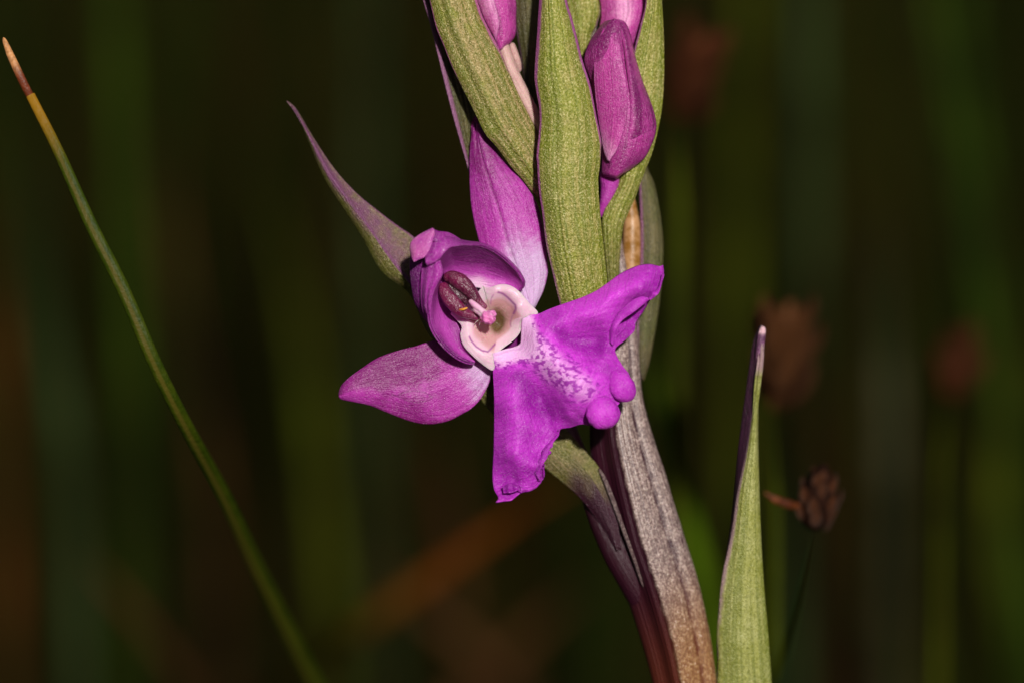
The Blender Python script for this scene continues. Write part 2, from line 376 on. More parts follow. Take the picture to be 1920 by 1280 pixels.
# thicket of rushes far behind, nobody could count it
def thicket():
    mb = MB(); V = []; F = []; A = []
    cnt = 0; k = 5
    for i in range(5200):
        y = .80 + 3.4 * (rng.random() ** 1.5); x = rng.uniform(-1, 1) * (.30 + y * .42)
        h = rng.uniform(.30, .72) * (1 if y < 2 else 1.2); r = rng.uniform(.0008, .0017)
        lx, ly = rng.normal(0, .10), rng.normal(0, .08); z0 = -.03
        seg = np.linspace(0, 1, k); cx = x + lx * h * seg ** 1.7; cy = y + ly * h * seg ** 1.7; cz = z0 + h * seg
        rr = r * (1 - .8 * seg)
        th = np.arange(3) * 2.094 + rng.uniform(0, 2)
        W = np.stack([cx[:, None] + rr[:, None] * np.cos(th), cy[:, None] + rr[:, None] * np.sin(th), np.repeat(cz[:, None], 3, 1)], -1)
        idx = np.arange(k * 3).reshape(k, 3); nx = np.roll(idx, -1, 1)
        F.append(np.stack([idx[:-1], nx[:-1], nx[1:], idx[1:]], -1).reshape(-1, 4) + cnt); cnt += k * 3
        V.append(W.reshape(-1, 3)); A.append(np.full(k * 3, rng.random()))
    mb.v = V; mb.f = F; mb.n = cnt
    for q in 'uvb': mb.a[q] = [np.zeros(cnt)]
    mb.a['a'] = [np.concatenate(A)]
    k = N('far_rush'); fa = k.at('fa')
    c = k.mix(k.mr(fa, .3, .5), srgb(26, 32, 3), srgb(36, 48, 10)); c = k.mix(k.mr(fa, .6, .8), c, srgb(48, 34, 10))  # darker than living rushes: the dimmer light back here is in the colour
    o = mb.build('rush_thicket', k.out(c, .8, spec=.04)); o['label'] = 'dark green and brown mass of rushes far behind the orchid'; o['category'] = 'rushes'; o['kind'] = 'stuff'
thicket()

# ---------------------------------------------------------------- background stems (each one a thing)
Q = lambda nm, a, b, **k: plain(nm, tuple(x * .55 for x in a[:3]) + (1,), tuple(x * 1.25 for x in b[:3]) + (1,), s1=.055, streak=14, spec=.06, rough=.7, **k)  # base colours darkened to stand in for light fall-off behind the orchid
gd, gy, gt, gb = (Q('rush_green', srgb(30, 46, 2), srgb(40, 56, 4)), Q('rush_yellow_green', srgb(52, 58, 2), srgb(64, 70, 4)),
                  Q('rush_blue_green', srgb(30, 44, 16), srgb(42, 54, 26)), Q('rush_brown', srgb(46, 28, 10), srgb(62, 38, 16)))
gp = Q('rush_pale', srgb(42, 44, 22), srgb(58, 56, 36))
go = Q('dead_blade_orange', srgb(50, 26, 4), srgb(70, 34, 8))
gv = Q('rush_vivid', srgb(50, 68, 2), srgb(58, 78, 5))
GR = 'blurred rush stems behind the orchid'
def S_(pts, r, mat, label, cat='rush', name='tall_rush', **k): return stem_obj(pts, r, mat, name, label, cat, GR, **k)
m_ = lambda v: mm(v * 1.15)
S_([(1215, 640, m_(60)), (1250, 800, m_(64)), (1300, 1000, m_(68)), (1370, 1300, m_(74))], [4, 22, 30, 34], gv, 'vivid green grass blade right behind the thick orchid stem', 'grass blade', 'grass_blade', flat=.3)
S_([(1520, -400, m_(230)), (1515, 0, m_(232)), (1520, 500, m_(236)), (1500, 900, m_(240))], [40, 46, 50, 52], gt, 'broad blue-green rush stem running down right of the brown head behind the leaf tip')
S_([(1650, 380, m_(200)), (1655, 600, m_(202)), (1665, 800, m_(205)), (1668, 1300, m_(210))], [10, 46, 50, 40], gp, 'pale grey-green rush stem left of the dark round head')
S_([(1770, -400, m_(210)), (1800, 0, m_(212)), (1830, 300, m_(215)), (1885, 700, m_(220)), (1890, 1300, m_(224))], [34, 36, 38, 40, 42], gd, 'green rush stem at the right edge slanting from the top')
S_([(1900, 480, m_(190)), (1880, 700, m_(190)), (1865, 1000, m_(192)), (1870, 1300, m_(195))], [8, 34, 40, 42], gy, 'yellow-green rush stem in the lower right corner')
S_([(1590, 820, m_(260)), (1560, 1000, m_(262)), (1585, 1300, m_(265))], [12, 36, 40], gb, 'dull brown rush stem below the round brown seed head')
S_([(1420, -300, m_(300)), (1400, 100, m_(302)), (1385, 500, m_(305)), (1390, 1300, m_(310))], [40, 44, 46, 50], gy, 'olive rush stem between the upper brown head and the blue-green stem')
S_([(190, -400, m_(220)), (215, 0, m_(222)), (235, 400, m_(224)), (250, 900, m_(230)), (240, 1300, m_(233))], [38, 42, 44, 46, 46], gd, 'green rush stem crossing behind the leaning blade at upper left')
S_([(60, 250, m_(200)), (85, 600, m_(202)), (130, 850, m_(204)), (150, 1300, m_(206))], [8, 40, 50, 44], gt, 'blue-green rush stem at lower left behind the leaning blade')
S_([(-20, 350, m_(230)), (0, 650, m_(232)), (20, 1300, m_(236))], [10, 40, 44], go, 'orange-brown dead rush stem at the left edge')
S_([(500, 330, m_(280)), (560, 600, m_(284)), (600, 900, m_(284)), (640, 1300, m_(285))], [8, 40, 44, 46], gy, 'olive green rush stem running down left of the lower sepal')
S_([(700, -300, m_(330)), (690, 300, m_(332)), (700, 700, m_(333)), (720, 1300, m_(335))], [34, 46, 50, 50], gt, 'dim blue-green rush stem above the pointed left bract')
def diag():
    W = P(np.array([(1100, 885, m_(120)), (1000, 945, m_(121)), (880, 1030, m_(122)), (740, 1130, m_(124)), (600, 1230, m_(126)), (480, 1310, m_(128))]))
    W = extend_down(W); t = thing('grass_blade', W[-1] * [1, 1, 0], 'dead grass blade slanting below the lip, orange above and olive below', 'grass blade', 'blurred dead blades')
    k = N('dead_blade_two_tone'); c = k.mix(k.mr(k.at('fu'), .04, .10), srgb(84, 40, 4), srgb(62, 54, 8))
    MB().tube(W, [8, 26, 32, 32, 32, 30] + [28] * (len(W) - 6), n=12, m=50, world=True, flat=.3).build('blade', k.out(c, .8, k.bump(k.noise(2), .0002), spec=.05), t)
diag()
S_([(300, 150, m_(320)), (330, 500, m_(322)), (400, 900, m_(326)), (420, 1300, m_(330))], [8, 34, 40, 42], gb, 'dull brown rush stem showing dimly above and behind the leaning blade')
S_([(820, 820, m_(250)), (850, 1000, m_(252)), (880, 1300, m_(256))], [20, 50, 56], gb, 'broad brown rush stem rising below the lower lip lobe')
S_([(1120, 1080, m_(240)), (1000, 1180, m_(242)), (880, 1300, m_(244))], [14, 46, 50], gb, 'brown dead grass blade crossing low beside the orchid stem', 'grass blade', 'grass_blade', flat=.4)
S_([(1700, -300, m_(170)), (1740, -60, m_(172)), (1800, 300, m_(174)), (1840, 560, m_(176))], [6, 20, 26, 26], gd, 'narrow green grass blade slanting at the upper right', 'grass blade', 'grass_blade', flat=.4)
S_([(150, 1030, m_(150)), (210, 1100, m_(152)), (300, 1210, m_(155)), (380, 1320, m_(158))], [10, 30, 30, 28], gb, 'brown dead grass blade slanting at the lower left', 'grass blade', 'grass_blade', flat=.4)
S_([(660, 1040, m_(230)), (780, 1130, m_(232)), (900, 1230, m_(234)), (980, 1310, m_(236))], [14, 40, 44, 44], gb, 'brown dead grass blade at the bottom below the flower', 'grass blade', 'grass_blade', flat=.4)

# ---------------------------------------------------------------- seed heads
def scale_mesh(name, mat):
    """a small pointed husk, 1 unit long, pointing +Z, belly +Y"""
    V = []; F = []; nu, nv = 9, 7
    for i in range(nu):
        u = i / (nu - 1); wd = .30 * math.sin(math.pi * min(1, u * .92 + .08)) ** .8 * (1 - u * .25)
        for j in range(nv):
            v = j / (nv - 1) * 2 - 1; V.append((wd * v, .24 * (1 - v * v) * math.sin(math.pi * u) ** .6 + .04 * u, u + .04 * v * v))
    for i in range(nu - 1):
        for j in range(nv - 1): a = i * nv + j; F.append((a, a + 1, a + nv + 1, a + nv))
    me = bpy.data.meshes.new(name); me.from_pydata(V, [], F); me.polygons.foreach_set('use_smooth', [True] * len(F)); me.materials.append(mat); return me
h1 = plain('husk_brown', srgb(14, 6, 3), srgb(104, 58, 30), s1=1.6, rough=.45, bump=.0003)  # husk browns, here and below, deepened to include the light fall-off
h2 = plain('husk_dark', srgb(14, 7, 4), srgb(40, 20, 12), s1=.7, rough=.8, bump=.0003, spec=.05)
h3 = plain('husk_red', srgb(44, 20, 8), srgb(82, 42, 20), s1=.5, rough=.7, spec=.08, bump=.0003)
def seed_head(name, label, cat, top, c, bottom, width, mat, stemmat, stem_path, stem_r, nsc=16, seed=1, tip=None, bract=None, husk_len=.5, snug=.55, group='brown seed heads on rush stems'):
    """top/bottom: photo points of the head's ends, husks around a core"""
    r = random.Random(seed); W = P(np.array([top, c, bottom], float))
    t = stem_obj([bottom] + stem_path, stem_r, stemmat, name, label, cat, group, part='stalk')
    org = np.array(t['org']); coremat = h2 if bract else mat
    Lh = float(np.linalg.norm(W[0] - W[2])); axis = Vector((W[0] - W[2])).normalized(); cen = Vector(W[1])
    k = (D0 + c[2] * S) / D0; wr = width * S * k
    core = MB().tube(np.array([W[2], (W[1] + W[2]) / 2, W[1], (W[0] + W[1]) / 2, W[0]]), [width * .25 * k, width * .62 * k, width * .7 * k, width * .5 * k, width * .1 * k], n=14, m=24, world=True).build('seed_head', coremat, t)
    me = scale_mesh('husk', mat); q0 = Vector((0, 0, 1)).rotation_difference(axis)
    for i in range(nsc):
        f = i / (nsc - 1); ang = i * 2.4 + r.uniform(-.3, .3)
        o = bpy.data.objects.new('husk', me); col.objects.link(o); o.parent = core
        rad = wr * (.35 + .55 * math.sin(math.pi * min(1, .15 + f * .8)))
        d = q0 @ Vector((math.cos(ang), math.sin(ang), 0))
        pos = Vector(W[2]) + axis * Lh * (.02 + f * .62) + d * rad * .62
        out = (axis + d * r.uniform(.1, snug)).normalized()
        q = out.to_track_quat('Z', 'Y')
        # turn the belly of the husk outward
        yv = q @ Vector((0, 1, 0)); dd = (d - out * d.dot(out)).normalized()
        a = math.atan2(yv.cross(dd).dot(out), yv.dot(dd)); from mathutils import Quaternion
        q = Quaternion(out, a) @ q
        o.rotation_mode = 'QUATERNION'; o.rotation_quaternion = q; o.location = pos - Vector(org)
        s_ = Lh * husk_len * r.uniform(.8, 1.15); o.scale = (s_ * r.uniform(.9, 1.2), s_, s_)
    if bract:
        MB().tube(bract, [5, 9, 8, 2], n=10, m=20, flat=.5).build('bract', plain('bract_tan', srgb(70, 32, 14), srgb(120, 64, 32), spec=.1), t)
    return t
d1 = mm(15)
seed_head('seed_head', 'small round dark brown seed head with a pale side bract, right of the tall leaf', 'seed head', (1546, 866, d1), (1534, 926, d1), (1524, 996, d1 + 10), 52, h1, plain('thin_rush_green', srgb(26, 46, 6), srgb(40, 60, 10)),
          [(1512, 1050, d1 + 100), (1485, 1180, d1 + 420), (1450, 1300, d1 + 800)], [9, 8, 8, 8], nsc=24, seed=3, husk_len=.30, snug=.30,
          bract=[(1500, 948, d1 - 10), (1480, 945, d1 - 20), (1455, 936, d1 - 26), (1432, 922, d1 - 30)])
hd = plain('husk_tan', srgb(40, 20, 8), srgb(96, 58, 30), s1=.8, rough=.6, spec=.1, bump=.0003); d2 = mm(42)
seed_head('seed_head', 'blurred tan brown seed head with a pale tip behind the purple leaf tip', 'seed head', (1482, 560, d2), (1462, 660, d2), (1450, 770, d2), 34, hd, gy, [(1455, 900, d2 + 40), (1450, 1300, d2 + 160)], [12, 10, 10], nsc=14, seed=5)
d3 = mm(70)
seed_head('seed_head', 'blurred dull brown seed head slanting near the top, right of the orchid buds', 'seed head', (1335, 50, d3), (1300, 130, d3), (1268, 225, d3), 44, h3, gy, [(1275, 330, d3 + 10), (1272, 700, d3 + 30), (1262, 1300, d3 + 80)], [20, 20, 20, 20], nsc=14, seed=8)
d4 = mm(85)
seed_head('seed_head', 'blurred dark brown round seed head near the right edge', 'seed head', (1815, 620, d4), (1795, 680, d4), (1775, 745, d4), 44, h3, gy, [(1765, 850, d4 + 10), (1760, 1300, d4 + 60)], [12, 10, 10], nsc=12, seed=9)

# ---------------------------------------------------------------- leaning rush in focus at left
def left_blade():
    pts = np.array([(57, 179, 42), (110, 285, 22), (170, 420, 8), (230, 540, 4), (290, 680, 20), (350, 800, 110), (420, 930, 320), (480, 1060, 560), (560, 1220, 860), (600, 1300, 1020)], float)
    W = extend_down(P(pts)); t = thing('rush_blade', W[-1] * [1, 1, 0], 'slender green rush blade with a dry orange tip leaning from the upper left', 'rush blade')
    k = N('rush_blade_green'); v = k.at('fv'); u = k.at('fu')
    c = k.mix(k.mr(k.noise(.9, 4, .6), .35, .65), srgb(40, 54, 3), srgb(54, 64, 6))
    c = k.mix(k.ma('MULTIPLY', k.mr(v, .56, .50), k.mr(v, .40, .46)), c, srgb(76, 70, 20))
    c = k.mix(k.mr(u, .014, .0), c, srgb(140, 100, 20)); c = k.mix(k.ma('MULTIPLY', k.mr(k.noise(9, 2), .6, .75), .18), c, srgb(130, 124, 60))
    mat = k.out(c, .5, k.bump(k.noise(3, 4), .00008), spec=.12)
    MB().tube(W, [8.5, 10.5, 12.5, 13, 13.5, 14, 15, 16, 17, 18] + [20] * (len(W) - 10), n=18, m=260, world=True, flat=.55, cap=False,
              prof=lambda th, u: 1 - .16 * np.exp(-(th / .25) ** 2) * np.ones_like(u)).build('blade', mat, t)
    k = N('dry_tip'); u = k.at('fu'); c = k.mix(k.mr(u, .30, .62), srgb(200, 140, 86), srgb(110, 46, 16)); c = k.mix(k.mr(k.noise(4, 3), .4, .6), c, k.mix(.35, c, srgb(60, 30, 16)))
    MB().tube([(6, 70, 45), (18, 100, 40), (34, 135, 34), (50, 168, 39), (64, 193, 50)], [3.5, 7, 8, 8, 7], n=14, m=40, flat=.6).build('dry_tip', k.out(c, .5, k.bump(k.noise(6), .00006)), t)
left_blade()

# ---------------------------------------------------------------- the orchid
stem_w = extend_down(P(np.array([(1050, -260, 120), (1085, -60, 122), (1112, 150, 122), (1132, 350, 122), (1144, 520, 122), (1156, 640, 122), (1158, 740, 125), (1166, 820, 130), (1184, 900, 134), (1210, 1000, 138), (1243, 1100, 142), (1270, 1200, 148), (1287, 1285, 152), (1310, 1400, 158), (1335, 1600, 170)], float)))
orchid = thing('orchid', stem_w[-1] * [1, 1, 0], 'purple flowering orchid spike with green bracts, one open flower and buds', 'orchid')
def stem_prof(th, u):
    return 1 + .05 * np.cos(th * 5 + 1) - .06 * np.exp(-((th - .62) / .17) ** 2) + .05 * np.exp(-((th + .12) / .10) ** 2) - .10 * np.exp(-((th + .75) / .35) ** 2) - .05 * np.exp(-((th + .25) / .08) ** 2) * np.ones_like(u)
def stem_a(th, u):
    s = sm(-.34, -.02, th) * sm(1.4, 1.0, th) * (1 - .60 * np.exp(-((th - .60 - .02 * np.sin(u * 30)) / .13) ** 2)) * (1 - .4 * np.exp(-((th - .98) / .08) ** 2)) * (1 - .25 * np.exp(-((th - .25) / .05) ** 2))
    s = s * np.ones_like(u) + .16 * wob(th * 14, u * 260, 1, 2) + .05 * wob(th * 30, u * 80, 1, 5); return s
def stem_b(th, u): return sm(.62, .84, u) * (.75 + .25 * sm(-.4, .2, th)) * np.ones_like(th)
SP = [(1050, -260, 150), (1085, -60, 150), (1112, 150, 150), (1128, 350, 142), (1140, 470, 130), (1150, 560, 124), (1156, 640, 122), (1158, 740, 125), (1166, 820, 130), (1184, 900, 134), (1210, 1000, 138), (1243, 1100, 142), (1270, 1200, 148), (1287, 1285, 152), (1310, 1400, 158), (1335, 1600, 170)]
mbs = MB().tube(P(np.array(SP, float)), [14, 20, 24, 26, 30, 36, 42, 48, 60, 68, 72, 70, 65, 60, 58, 58], n=110, m=420, world=True, prof=stem_prof, a=stem_a, b=stem_b)
mbs.tube(stem_w[14:], [58] + [60] * (len(stem_w) - 15), n=40, m=40, world=True, prof=stem_prof, a=stem_a, b=1.0)
mbs.build('stem', M['stem'], orchid)

def margin(G, w0=.10, w1=.10, p0=1, p1=1, tip=0, base=0):
    """1 at the edges of a bract, fading to 0 inside"""
    nu, nv = G.shape[:2]; v = np.linspace(0, 1, nv)[None]; u = np.linspace(0, 1, nu)[:, None]
    return np.maximum(np.maximum(sm(w0, 0, v) * p0, sm(w1, 0, 1 - v) * p1) * np.ones_like(u), np.maximum(tip * sm(.25, 0, u), base * sm(.8, 1, u)) * np.ones_like(v))
def ribs(amp, k, ph=0): return lambda u, v: amp * np.cos(v * k * 6.283 + ph + .5 * np.sin(u * 3)) * np.sin(np.pi * v) ** .5

# rear right bract with the withered bud inside
G = loft([(1195, 250, 118), (1198, 320, 125), (1199, 370, 130), (1201, 431, 130), (1200, 500, 130), (1196, 560, 130), (1193, 620, 130), (1196, 680, 132), (1204, 712, 134)],
         [(1198, 250, 124), (1214, 313, 135), (1228, 349, 140), (1240, 415, 140), (1244, 480, 140), (1238, 562, 140), (1231, 611, 140), (1219, 677, 140), (1208, 714, 138)], 90, 24, dome(10))
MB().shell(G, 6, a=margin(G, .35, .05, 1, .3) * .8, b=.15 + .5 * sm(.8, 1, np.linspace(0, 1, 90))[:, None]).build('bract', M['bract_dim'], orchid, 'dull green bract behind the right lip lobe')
mb = MB().tube([(1182, 360, 140), (1184, 420, 138), (1184, 480, 138), (1178, 560, 138), (1170, 620, 134)], [6, 17, 19, 18, 10], n=24, m=50, a=.35)
mb.build('ovary', plain('ovary_ochre', srgb(136, 92, 34), srgb(186, 140, 96), s1=1.2, rough=.4), orchid, 'ochre ovary half hidden beside the stem')

# rear bracts at the top
def bract(L, Rr, mat, dm=18, th=7, rib=1.0, k=5, nu=120, nv=56, fa=None, fb=0, wobb=1.0, seed=1, label=None, part='bract', parent=None, p=2.0):
    f = lambda u, v: dome(dm, p)(u, v) + ribs(rib, k)(u, v)
    G = loft(L, Rr, nu, nv, f, wobb, seed)
    a = margin(G) if fa is None else fa(G)
    return MB().shell(G, th, a=a, b=fb).build(part, M[mat], parent or orchid, label)
bract([(1000, -150, 105), (1040, -60, 100), (1060, 0, 100), (1072, 60, 100), (1086, 120, 106), (1100, 200, 110)], [(1003, -150, 105), (1095, -80, 105), (1126, 0, 108), (1120, 45, 110), (1108, 80, 112), (1103, 200, 114)], 'bract', 14, seed=4, label='green bract behind the right edge of the front bract', fa=lambda G: margin(G, .0, .18, 0, .6))
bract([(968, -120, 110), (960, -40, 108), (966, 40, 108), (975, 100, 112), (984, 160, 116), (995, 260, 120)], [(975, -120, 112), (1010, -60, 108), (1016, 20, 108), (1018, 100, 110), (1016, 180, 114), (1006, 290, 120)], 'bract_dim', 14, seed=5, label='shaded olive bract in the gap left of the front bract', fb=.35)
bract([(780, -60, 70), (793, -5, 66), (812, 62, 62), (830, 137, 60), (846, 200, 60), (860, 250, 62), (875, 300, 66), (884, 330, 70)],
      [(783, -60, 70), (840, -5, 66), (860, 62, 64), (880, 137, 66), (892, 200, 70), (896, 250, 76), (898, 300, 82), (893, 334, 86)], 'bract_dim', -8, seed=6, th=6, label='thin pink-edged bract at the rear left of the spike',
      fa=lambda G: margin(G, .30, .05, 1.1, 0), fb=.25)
# far left long bract under the open flower, folded along its keel
Lc = [(538, 189, 78), (556, 205, 77), (590, 262, 76), (628, 318, 76), (668, 362, 78), (712, 398, 80), (752, 428, 82), (776, 445, 84), (830, 500, 88), (900, 590, 94), (970, 680, 100), (1020, 750, 106), (1064, 806, 108), (1098, 846, 104), (1126, 880, 94), (1146, 925, 88), (1158, 975, 84), (1165, 1030, 86)]
Kc = [(539, 190, 76), (556, 209, 70), (586, 264, 66), (618, 324, 62), (650, 370, 60), (692, 428, 58), (728, 480, 58), (762, 524, 60), (815, 590, 68), (880, 670, 76), (940, 740, 84), (990, 785, 90), (1045, 830, 92), (1085, 868, 92), (1112, 900, 84), (1136, 945, 80), (1152, 990, 80), (1160, 1030, 84)]
Bc = [(540, 192, 77), (554, 213, 76), (580, 270, 76), (606, 330, 78), (634, 376, 80), (676, 440, 82), (716, 510, 84), (768, 552, 86), (800, 620, 90), (860, 700, 98), (920, 772, 106), (968, 836, 112), (1022, 878, 112), (1056, 906, 112), (1080, 926, 104), (1106, 956, 98), (1132, 994, 94), (1154, 1034, 92)]
mb = MB()
G = loft(Lc, Kc, 150, 26, lambda u, v: 3 * np.sin(np.pi * v) * (u * (1 - u) * 4), .6, 3); u_ = np.linspace(0, 1, 150)[:, None]; v_ = np.linspace(0, 1, 26)[None]
mb.shell(G, 4, a=np.maximum(sm(.62, .25, u_) * (.55 + .2 * v_) , np.maximum(sm(.8, 1, v_), sm(.12, 0, v_)) * sm(.8, .6, u_)), b=.06 + .95 * sm(.84, .93, u_))
G = loft(Kc, Bc, 150, 30, lambda u, v: -5 * np.sin(np.pi * v) + .25 * np.cos(v * 22), .6, 3); v_ = np.linspace(0, 1, 30)[None]
mb.shell(G, 4, a=np.maximum(sm(.5, .1, u_) * (1 - v_ * .8), np.maximum(sm(.12, 0, v_), sm(.97, 1, v_) * .6)) * sm(.85, .6, u_), b=.0 + 1.0 * sm(.80, .89, u_ + .02 * wob(u_ * 60, v_ * 6, 1, 4)) + 0 * v_)
mb.build('bract', M['bract_left'], orchid, 'long pointed bract reaching out to the left behind the open flower')
# decurrent ridge that carries this bract down the stem
MB().tube([(1122, 876, 92), (1137, 906, 82), (1154, 950, 78), (1172, 1000, 76), (1190, 1050, 80), (1206, 1100, 90)], [3, 4.5, 4.5, 4, 3.5, 2], n=14, m=50, a=.47, b=.1).build('ridge', M['stem'], orchid)
MB().tube([(1096, 900, 140), (1112, 935, 128), (1134, 980, 122), (1162, 1040, 122), (1200, 1110, 134), (1244, 1200, 165)], [8, 22, 29, 31, 30, 22], n=40, m=80, a=lambda th, u: .10 * sm(.2, 1.0, th) * np.ones_like(u), b=lambda th, u: .7 * sm(.6, 1, u) * np.ones_like(th)).build('leaf_base', M['stem'], orchid, 'dark purple swelling of the stem below the left bract')

# right-hand bract that holds the large bud
bract([(1216, -140, 60), (1205, -70, 55), (1211, 0, 55), (1200, 50, 58), (1190, 90, 60), (1176, 150, 66), (1168, 250, 72), (1161, 334, 74), (1142, 375, 70), (1129, 410, 70), (1131, 450, 76), (1139, 530, 90), (1145, 620, 96)],
      [(1219, -140, 66), (1234, -70, 72), (1241, 0, 76), (1245, 75, 78), (1245, 150, 80), (1240, 212, 80), (1225, 280, 80), (1208, 325, 78), (1192, 369, 78), (1177, 403, 80), (1167, 434, 84), (1161, 520, 100), (1160, 620, 108)], 'bract', 15, nu=150, seed=7,
      fa=lambda G: np.maximum(margin(G, .16, .0, .9, 0) * sm(.75, .3, np.linspace(0, 1, 150))[:, None], .35 * sm(.72, .9, np.linspace(0, 1, 150))[:, None]), fb=.55 * sm(.70, .95, np.linspace(0, 1, 150))[:, None], label='green bract hugging the large bud on the right')

# ---- buds (part) with sepals as pieces
def bud(parts, label, base=None):
    o = None
    for i, (nm, L, Rr, dm, a, seed) in enumerate(parts):
        G = loft(L, Rr, 110, 50, lambda u, v, dm=dm: dome(dm, 2.2)(u, v), .8, seed)
        nu, nv = G.shape[:2]; u = np.linspace(0, 1, nu)[:, None]; v = np.linspace(0, 1, nv)[None]
        A = a(u, v) * np.ones((nu, nv))
        # a faint central vein
        B = .30 * np.exp(-((v - .52 - .05 * np.sin(u * 5)) / .015) ** 2) * sm(.05, .3, u) * sm(.95, .7, u)
        B = B + .55 * sm(.965, .995, v) * (i > 0) * sm(1, .9, u)
        mbb = MB().shell(G, 10, a=A, b=B)
        if o is None: o = mbb.build('bud', M['bud'], orchid, label)
        else:
            c = mbb.build('sepal', M['bud'], orchid); c.parent = o
    return o
bud([('body', [(1112, -30, 100), (1126, 10, 100), (1124, 50, 100), (1112, 90, 98), (1108, 140, 96)], [(1200, -70, 100), (1216, 0, 96), (1208, 50, 96), (1190, 90, 98), (1150, 150, 96)], 26, lambda u, v: .45 + .5 * np.exp(-((v - .5) / .2) ** 2), 3)], 'pink bud at the top right behind the large bud')
bud([('body', [(1150, 36, 52), (1132, 42, 52), (1112, 67, 52), (1100, 90, 52), (1095, 117, 54), (1107, 155, 54), (1117, 212, 54), (1125, 260, 54), (1128, 300, 54), (1130, 328, 50), (1155, 335, 48)],
      [(1152, 35, 50), (1170, 40, 50), (1180, 58, 50), (1190, 100, 50), (1200, 140, 52), (1215, 177, 52), (1227, 212, 54), (1231, 242, 54), (1222, 272, 54), (1204, 302, 52), (1157, 335, 48)], 46, lambda u, v: .25 + .15 * wob(u * 6, v * 4, 1, 3) + .3 * sm(.85, 1, u), 3),
     ('sepal', [(1146, 42, 38), (1130, 56, 32), (1116, 95, 28), (1113, 140, 28), (1117, 190, 30), (1124, 240, 30), (1131, 280, 30), (1138, 302, 26)],
      [(1152, 42, 34), (1160, 66, 18), (1166, 110, 6), (1174, 150, 2), (1177, 185, 2), (1174, 230, 4), (1160, 275, 10), (1142, 303, 20)], 9, lambda u, v: .62 - .25 * v + .5 * sm(.75, 1, u) - .2 * sm(.2, 0, u), 5),
     ('sepal', [(1158, 44, 32), (1168, 80, 20), (1176, 140, 12), (1181, 180, 8), (1180, 230, 10), (1168, 272, 16), (1146, 306, 26)],
      [(1172, 42, 44), (1182, 64, 44), (1192, 108, 44), (1206, 155, 46), (1222, 205, 48), (1226, 245, 46), (1206, 290, 44)], 15, lambda u, v: .18 + .12 * np.sin(v * 9 + 1) + .1 * sm(.3, 0, v), 7)],
    'large purple bud on the right with overlapping sepals')
# spur of the large bud
MB().tube([(1142, 318, 72), (1143, 345, 74), (1138, 370, 76), (1131, 392, 78), (1127, 408, 80)], [20, 18, 13, 8, 4], n=24, m=36, a=.55).build('spur', M['sepal'], orchid, 'violet spur hanging below the large bud')

# pale ovary below the upper left bud
MB().tube([(936, 70, 62), (952, 118, 60), (972, 165, 58), (996, 212, 60), (1020, 262, 64), (1040, 330, 80)], [13, 13, 15, 15, 14, 12], n=28, m=60, a=lambda th, u: .62 + .3 * np.cos(th - .6) * np.ones_like(u)).build('ovary', M['stalk'], orchid, 'pale pink stalk between two green bracts')
MB().tube([(958, 80, 76), (964, 100, 74), (971, 120, 74), (975, 136, 76)], [6, 8, 7, 3], n=16, m=30, a=.8).build('spur', M['stalk'], orchid, 'small white spur beside the upper left bud')
bud([('body', [(890, -90, 56), (880, -30, 52), (890, 0, 50), (905, 34, 50), (920, 66, 50), (934, 94, 50)], [(894, -90, 56), (950, -40, 60), (967, 0, 62), (968, 37, 62), (965, 70, 60), (940, 96, 52)], 26, lambda u, v: .40 + .1 * np.sin(v * 12) + .25 * sm(.8, 1, u), 9),
     ('sepal', [(880, -60, 40), (882, -30, 36), (895, 0, 34), (906, 30, 34), (918, 56, 36), (928, 76, 42)], [(884, -60, 38), (916, -30, 24), (926, 0, 22), (934, 28, 24), (936, 50, 28), (930, 78, 40)], 8, lambda u, v: .72 + .1 * v, 11)], 'small pink bud at the top left in the fork of a bract')

# upper left bract, front
HL = [(770, -260, 60), (775, -160, 46), (790, -60, 34), (805, 0, 28), (817, 50, 24), (832, 87, 22), (847, 125, 20), (865, 162, 20), (890, 212, 20), (910, 252, 22), (932, 277, 26), (960, 315, 34), (984, 342, 44), (1010, 380, 60), (1040, 430, 84)]
HR = [(774, -260, 60), (830, -160, 46), (874, -60, 38), (895, 0, 36), (905, 30, 36), (922, 65, 34), (940, 100, 34), (956, 140, 34), (972, 176, 36), (986, 204, 40), (1000, 232, 46), (1016, 262, 54), (1030, 300, 62), (1044, 340, 72), (1060, 400, 90)]
Gm = lambda G: np.maximum(margin(G, .05, .12, .9, 1.0) * sm(.75, .45, np.linspace(0, 1, G.shape[0]))[:, None], .0)
bract(HL, HR, 'bract_warm', 24, th=9, rib=1.6, k=4, nu=170, nv=70, fa=lambda G: Gm(G) + .16 * sm(.45, .15, np.linspace(0, 1, G.shape[0]))[:, None], wobb=1.5, seed=8, label='broad olive bract at the upper left of the spike')

